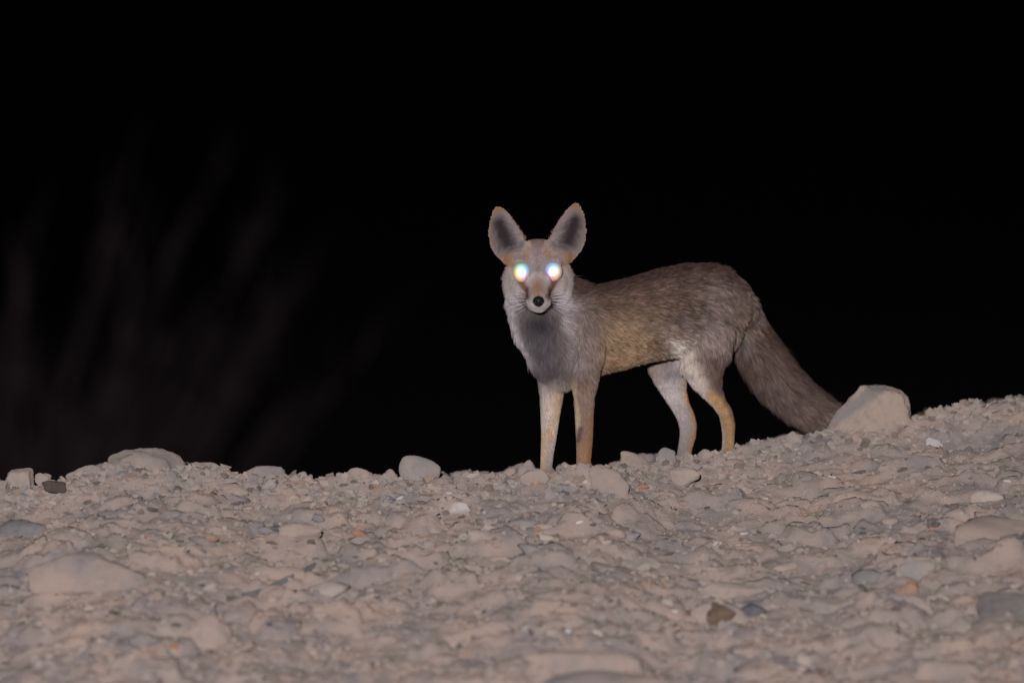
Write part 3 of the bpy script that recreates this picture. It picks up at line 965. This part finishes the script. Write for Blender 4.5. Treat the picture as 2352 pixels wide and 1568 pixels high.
        nz = fbm(P[:, 0] * 160, P[:, 1] * 30, P[:, 2] * 90, 55, 2)
        dk = np.exp(-(np.abs(s - cx + .18 * nz) / (0.64)) ** 2.6) * np.clip((v - .02) / .2, 0, 1) * np.clip((.92 - v) / .2, 0, 1)
        c = c * (1 - 0.92 * dk[:, None]) + dark * 0.92 * dk[:, None]
        C = C * (1 - em[:, None]) + c * em[:, None]
    return np.clip(C * ALB, 0.004, 0.85)

body_me.polygons.foreach_set('use_smooth', np.ones(len(body_me.polygons), bool))
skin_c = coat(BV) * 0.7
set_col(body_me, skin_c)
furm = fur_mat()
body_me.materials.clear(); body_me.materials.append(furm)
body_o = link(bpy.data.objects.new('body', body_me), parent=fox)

# ------------------------------------------------------------------ fur
def field(P):
    """fur direction, length, lift, agouti and region at points P, from the nearest limbs"""
    n = len(P)
    num = np.zeros((n, 3)); L = np.zeros(n); lf = np.zeros(n); ag = np.zeros(n); W = np.zeros(n)
    best = np.full(n, 1e9); reg = np.zeros(n, int)
    names = ['coat', 'leg_fur', 'tail_fur', 'head_fur']
    nose = np.array(NOSE)
    for k, (a, b, r, d, l, li, rg, a_) in enumerate(SEG):
        ab = b - a
        t = np.clip(((P - a) @ ab) / (ab @ ab), 0, 1)
        dist = np.linalg.norm(P - a - t[:, None] * ab, axis=1) / r
        w = 1.0 / (dist ** 6 + 0.02)
        if k in HEAD_SEGS:
            D = P - nose; D[:, 1] += 0.05
            D = D / np.linalg.norm(D, axis=1)[:, None]
        else:
            D = d
        num += D * w[:, None]; L += l * w; lf += li * w; ag += a_ * w; W += w
        u = dist < best
        best = np.where(u, dist, best); reg = np.where(u, names.index(rg), reg)
    num /= np.linalg.norm(num, axis=1)[:, None] + 1e-9
    return num, L / W, lf / W, ag / W, reg, names

def grow(n_strands):
    me = body_me
    me.calc_loop_triangles()
    T = np.empty(len(me.loop_triangles) * 3, np.int32); me.loop_triangles.foreach_get('vertices', T); T = T.reshape(-1, 3)
    nrm = np.empty(nv * 3, np.float32); me.vertices.foreach_get('normal', nrm); nrm = nrm.reshape(-1, 3)
    A, B, C = BV[T[:, 0]], BV[T[:, 1]], BV[T[:, 2]]
    area = np.linalg.norm(np.cross(B - A, C - A), axis=1)
    cen = (A + B + C) / 3
    fn = np.cross(B - A, C - A)
    D, L, lf, ag, reg, names = field(cen)
    dens = area * np.where(reg == 3, 2.6, np.where(reg == 1, 1.8, np.where(reg == 2, 1.3, 1.0)))
    dens = dens / dens.sum()
    ti = np.sort(rng.choice(len(T), n_strands, p=dens))
    r1, r2 = np.sqrt(rng.random(n_strands)), rng.random(n_strands)
    wa, wb, wc = 1 - r1, r1 * (1 - r2), r1 * r2
    P = A[ti] * wa[:, None] + B[ti] * wb[:, None] + C[ti] * wc[:, None]
    Nn = nrm[T[ti, 0]] * wa[:, None] + nrm[T[ti, 1]] * wb[:, None] + nrm[T[ti, 2]] * wc[:, None]
    Nn /= np.linalg.norm(Nn, axis=1)[:, None]
    D, L, lf, ag, reg = D[ti], L[ti], lf[ti], ag[ti], reg[ti]
    # long pale hairs that reach across the hollow of each ear from its inner side
    for (Be, axe, ace, Le) in EARS:
        Q = P - np.array(Be)
        v = Q @ np.array(axe) / Le
        sx_ = Q @ np.array(ace) / .033
        inn = (v > .05) & (v < .75) & (sx_ > -.95) & (sx_ < -.05) & (Nn[:, 1] < -.1) & (reg == 3) & (rng.random(n_strands) < .28) & (np.abs(sx_) < 1)
        D = np.where(inn[:, None], np.array(ace) * .75 + np.array(axe) * .55 + np.array([0, -.25, 0]), D)
        L = np.where(inn, .013, L); lf = np.where(inn, .35, lf)
    # keep the eyes and nose clear
    keep = np.ones(n_strands, bool)
    for e in EYES:
        keep &= np.linalg.norm(P - np.array(e), axis=1) > 0.0165
    keep &= np.linalg.norm(P - np.array(NOSE_C), axis=1) > 0.0118
    P, Nn, D, L, lf, ag, reg = [q[keep] for q in (P, Nn, D, L, lf, ag, reg)]
    n = len(P)
    # short around the eyes
    for e in EYES:
        de = np.linalg.norm(P - np.array(e), axis=1)
        L = np.where(de < .03, np.minimum(L, .004 + .1 * np.maximum(de - .014, 0)), L)
    # waves in the lie of the coat
    f = 38
    wob = np.stack([fbm(P[:, 0] * f, P[:, 1] * f, P[:, 2] * f, s, 2) for s in (101, 102, 103)], -1)
    D = D + 0.5 * wob + rng.normal(0, .13, (n, 3))
    Tn = D - Nn * np.sum(D * Nn, 1)[:, None]
    Tn /= np.linalg.norm(Tn, axis=1)[:, None] + 1e-9
    Ls = L * rng.uniform(.65, 1.15, n)
    lift = np.clip(lf * rng.uniform(.6, 1.5, n), .05, .9)
    long_ = rng.random(n) < 0.04
    Ls = np.where(long_, Ls * 1.3, Ls)
    d0 = Tn * np.sqrt(1 - np.clip(lift * 1.5, 0, .95) ** 2)[:, None] + Nn * np.clip(lift * 1.5, 0, .95)[:, None]
    d1 = Tn * np.sqrt(1 - lift ** 2)[:, None] + Nn * lift[:, None]
    d2 = Tn + Nn * (lift * .45)[:, None] + np.array([0, 0, -.10])
    d2 /= np.linalg.norm(d2, axis=1)[:, None]
    p0 = P - Nn * .0008
    p1 = p0 + d0 * (Ls * .33)[:, None]
    p2 = p1 + d1 * (Ls * .34)[:, None]
    p3 = p2 + d2 * (Ls * .33)[:, None]
    # locks: tips gather towards a neighbour
    nc = n // 9
    ci = rng.choice(n, nc, replace=False)
    kd = kdtree.KDTree(nc)
    for i, c in enumerate(ci):
        kd.insert(P[c], i)
    kd.balance()
    own = np.array([ci[kd.find(p)[1]] for p in P])
    cl = np.where(reg == 0, .48, np.where(reg == 2, .32, .2))[:, None]
    p3 = p3 * (1 - cl) + (p3[own]) * cl
    p2 = p2 * (1 - cl * .45) + p2[own] * cl * .45
    # colour: paler and darker hairs, dark tips on the agouti coat
    C = coat(P + Tn * (L * .55)[:, None])
    patch = fbm(P[:, 0] * 55, P[:, 1] * 55, P[:, 2] * 55, 7, 3)
    lockv = rng.random(n)[own]
    hip = np.clip((P[:, 0] - .12) / .2, .45, 1)
    C = C * (1 + .35 * patch * (0.3 + ag))[:, None] * (1 + (lockv - .5) * (.10 + .85 * ag * hip))[:, None]
    u = rng.random(n)
    sp = np.where((reg == 1) | (reg == 3), .06, .14)
    k = np.where(u < .20 * ag, .45, np.where(u > 1 - .16 * ag, 1.45, 1.0)) * (1 + sp * rng.uniform(-1, 1, n))
    C = np.clip(C * k[:, None], .004, .85)
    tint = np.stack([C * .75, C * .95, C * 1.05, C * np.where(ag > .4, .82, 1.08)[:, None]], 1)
    Wd = np.where(reg == 3, .00036, np.where(reg == 1, .00036, .00048)) * rng.uniform(.7, 1.3, n)
    roll = rng.uniform(-.6, .6, n) * np.where((reg == 1) | (reg == 3), .45, 1)
    S = np.cross(Tn, Nn)
    S = S * np.cos(roll)[:, None] + Nn * np.sin(roll)[:, None]
    for rid, nm in enumerate(names):
        q = np.where(reg == rid)[0]
        if not len(q):
            continue
        m = len(q)
        w = Wd[q][:, None]
        s = S[q]
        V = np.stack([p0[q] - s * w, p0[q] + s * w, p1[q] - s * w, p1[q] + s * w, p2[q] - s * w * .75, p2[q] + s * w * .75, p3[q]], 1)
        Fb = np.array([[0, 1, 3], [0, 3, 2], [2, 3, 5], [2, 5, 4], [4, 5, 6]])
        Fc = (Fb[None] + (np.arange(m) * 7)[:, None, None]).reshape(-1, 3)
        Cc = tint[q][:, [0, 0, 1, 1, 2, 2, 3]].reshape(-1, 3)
        me_ = mesh_np(nm, V.reshape(-1, 3), Fc)
        set_col(me_, np.clip(Cc, 0, .9))
        me_.materials.append(furm)
        link(bpy.data.objects.new(nm, me_), parent=fox)

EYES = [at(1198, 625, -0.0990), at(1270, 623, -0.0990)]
NOSE_C = at(1237, 692, -0.177)

# nose pad
def nose():
    V, Fc = rock_shape(900, None, 4, 4, 0.0)
    V = ICO_V.copy()
    x, y, z = V.T
    V = np.stack([x * .0115 * (1 - .18 * np.clip(-z, 0, 1)), y * .009, z * .0108], -1)
    for sx in (-1, 1):      # nostrils
        d = np.hypot(V[:, 0] - sx * .0055, V[:, 2] + .0015)
        V[:, 1] += np.where(y < 0, .0045 * np.exp(-(d / .0026) ** 2), 0)
    me = mesh_np('nose', V + np.array(NOSE_C), ICO_F)
    m, n, l, b = new_mat('wet_nose', 0.5, 0.25)
    b.inputs['Base Color'].default_value = (0.008, 0.007, 0.009, 1)
    me.materials.append(m)
    link(bpy.data.objects.new('nose', me), parent=fox)
nose()

# eyes: reflected shine painted as emission, white core, coloured ring for the lens halo
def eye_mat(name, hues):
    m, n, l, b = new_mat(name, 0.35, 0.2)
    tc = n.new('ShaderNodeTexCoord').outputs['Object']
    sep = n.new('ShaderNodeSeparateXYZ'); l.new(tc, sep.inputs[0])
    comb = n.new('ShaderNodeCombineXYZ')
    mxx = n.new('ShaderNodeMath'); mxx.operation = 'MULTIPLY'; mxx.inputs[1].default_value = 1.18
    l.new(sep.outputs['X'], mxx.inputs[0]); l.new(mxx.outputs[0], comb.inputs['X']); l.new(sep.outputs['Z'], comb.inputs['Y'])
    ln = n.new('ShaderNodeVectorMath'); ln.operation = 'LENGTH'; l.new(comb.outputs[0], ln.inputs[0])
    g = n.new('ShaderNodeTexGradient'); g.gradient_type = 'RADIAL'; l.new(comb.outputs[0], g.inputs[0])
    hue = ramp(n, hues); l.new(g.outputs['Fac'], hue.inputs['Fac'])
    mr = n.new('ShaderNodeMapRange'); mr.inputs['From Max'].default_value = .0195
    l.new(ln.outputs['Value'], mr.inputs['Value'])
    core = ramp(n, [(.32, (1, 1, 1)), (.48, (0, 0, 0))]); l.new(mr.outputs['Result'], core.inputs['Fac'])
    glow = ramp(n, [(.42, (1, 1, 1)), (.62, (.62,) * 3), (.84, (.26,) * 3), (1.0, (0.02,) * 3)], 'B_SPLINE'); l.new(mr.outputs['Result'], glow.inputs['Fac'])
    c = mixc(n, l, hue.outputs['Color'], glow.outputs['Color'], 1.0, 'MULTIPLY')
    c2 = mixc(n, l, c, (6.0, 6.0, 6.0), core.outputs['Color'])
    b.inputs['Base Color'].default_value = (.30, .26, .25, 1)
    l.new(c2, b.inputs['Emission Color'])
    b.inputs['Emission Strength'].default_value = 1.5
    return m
# gradient runs anticlockwise from the left side (0) through below, right, above and back
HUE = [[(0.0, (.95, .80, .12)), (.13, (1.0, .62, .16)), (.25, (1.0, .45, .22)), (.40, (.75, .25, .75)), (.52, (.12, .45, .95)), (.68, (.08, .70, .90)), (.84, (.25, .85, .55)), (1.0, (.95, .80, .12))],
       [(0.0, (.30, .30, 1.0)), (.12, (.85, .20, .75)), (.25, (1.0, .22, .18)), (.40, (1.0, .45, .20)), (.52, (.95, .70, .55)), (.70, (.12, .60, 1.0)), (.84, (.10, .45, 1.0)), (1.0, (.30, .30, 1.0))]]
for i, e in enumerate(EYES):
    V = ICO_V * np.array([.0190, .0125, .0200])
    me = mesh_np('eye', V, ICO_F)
    me.materials.append(eye_mat('painted_eyeshine_' + 'ab'[i], HUE[i]))
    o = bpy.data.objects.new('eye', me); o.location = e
    link(o, parent=fox, label='eye with white shine and coloured halo painted as glow')
body_area = None
grow(265000)

# whiskers
wm, n_, l_, b_ = new_mat('whisker_hair', 0.5, 0.3)
b_.inputs['Base Color'].default_value = (0.02, 0.016, 0.024, 1)
def whisker(px, py, Y, dx, dy, dz, L):
    p = at(px, py, Y)
    d = Vector((dx, dy, dz)).normalized()
    V, Fc = [], []
    for i in range(6):
        t = i / 5
        c = p + d * (L * t) + Vector((0, .012 * t * t, -.006 * t * t))
        r = .0008 * (1 - t * .75)
        for j in range(4):
            a = math.pi / 2 * j
            V.append((c.x + r * math.cos(a) * .3, c.y + r * math.cos(a), c.z + r * math.sin(a)))
    for i in range(5):
        for j in range(4):
            Fc.append((i * 4 + j, i * 4 + (j + 1) % 4, i * 4 + 4 + (j + 1) % 4, i * 4 + 4 + j))
    me = mesh_np('whisker', V, Fc)
    me.materials.append(wm)
    link(bpy.data.objects.new('whisker', me), parent=fox)
for sx in (-1, 1):
    for k, (oy, sl, L) in enumerate([(-8, .55, .030), (-5, .28, .042), (-2, .08, .045), (2, -.12, .046), (5, -.32, .040), (8, -.55, .034)]):
        whisker(1237 + sx * 20, 690 + oy, -.158, sx, .15, sl, L)

# ------------------------------------------------------------------ dry shrub out of focus behind the bank
def shrub():
    Yb = 9.0
    bx = at(170, 1200, Yb).x
    root = bpy.data.objects.new('dry_shrub', None)
    root.location = (bx, Yb, gz(bx, Yb))
    link(root, label='dim dry shrub of long fanning stems behind the bank on the left', cat='shrub')
    m, n, l, b = new_mat('dry_stem', 0.9, 0.1)
    g = n.new('ShaderNodeNewGeometry').outputs['Position']
    t = noise_tex(n, l, 6, 4, .6, g)
    r = ramp(n, [(.35, (.022, .015, .020)), (.65, (.044, .033, .039))])
    l.new(t.outputs['Fac'], r.inputs['Fac']); l.new(r.outputs['Color'], b.inputs['Base Color'])
    rs = random.Random(5)
    tw_V, tw_F = [], []
    def tubeline(pts, r0, r1, V, Fc, k=6):
        off = len(V)
        for i, p in enumerate(pts):
            t_ = i / (len(pts) - 1)
            rr = r0 + (r1 - r0) * t_
            for j in range(k):
                a = 2 * math.pi * j / k
                V.append((p.x + rr * math.cos(a), p.y + rr * math.sin(a), p.z))
        for i in range(len(pts) - 1):
            for j in range(k):
                Fc.append((off + i * k + j, off + i * k + (j + 1) % k, off + (i + 1) * k + (j + 1) % k, off + (i + 1) * k + j))
    for i in range(110):
        a = math.radians(rs.uniform(-11, 31))
        L = rs.uniform(1.1, 2.0) * (1.0 if i % 3 == 0 else .66)
        fy = rs.uniform(-.25, .25)
        p = Vector((-.30 + .42 * a + rs.uniform(-.20, .16), rs.uniform(-.25, .25), -.03))
        pts = []
        bend = rs.uniform(-.1, .25)
        d = Vector((math.sin(a) , fy, math.cos(a))).normalized()
        for q in range(9):
            t_ = q / 8
            pts.append(p + d * (L * t_) + Vector((bend * t_ * t_ * L * .5 * (1 if a > 0 else -.3), 0, -.05 * t_ * t_)))
        V, Fc = [], []
        tubeline(pts, rs.uniform(.0035, .007), .001, V, Fc)
        me = mesh_np('stem', V, Fc); me.materials.append(m)
        link(bpy.data.objects.new('stem', me), parent=root)
        for q in range(18):
            t_ = rs.uniform(.12, .95)
            c = pts[int(t_ * 8)].lerp(pts[min(8, int(t_ * 8) + 1)], t_ * 8 % 1)
            dd = (d + Vector((rs.uniform(-.4, .4), rs.uniform(-.4, .4), rs.uniform(0, .3)))).normalized()
            ln = rs.uniform(.08, .24)
            tubeline([c, c + dd * ln * .5, c + dd * ln], rs.uniform(.002, .005), .001, tw_V, tw_F, 4)
    me = mesh_np('twig_mass', tw_V, tw_F); me.materials.append(m)
    link(bpy.data.objects.new('twig_mass', me), parent=root, kind='stuff')
shrub()
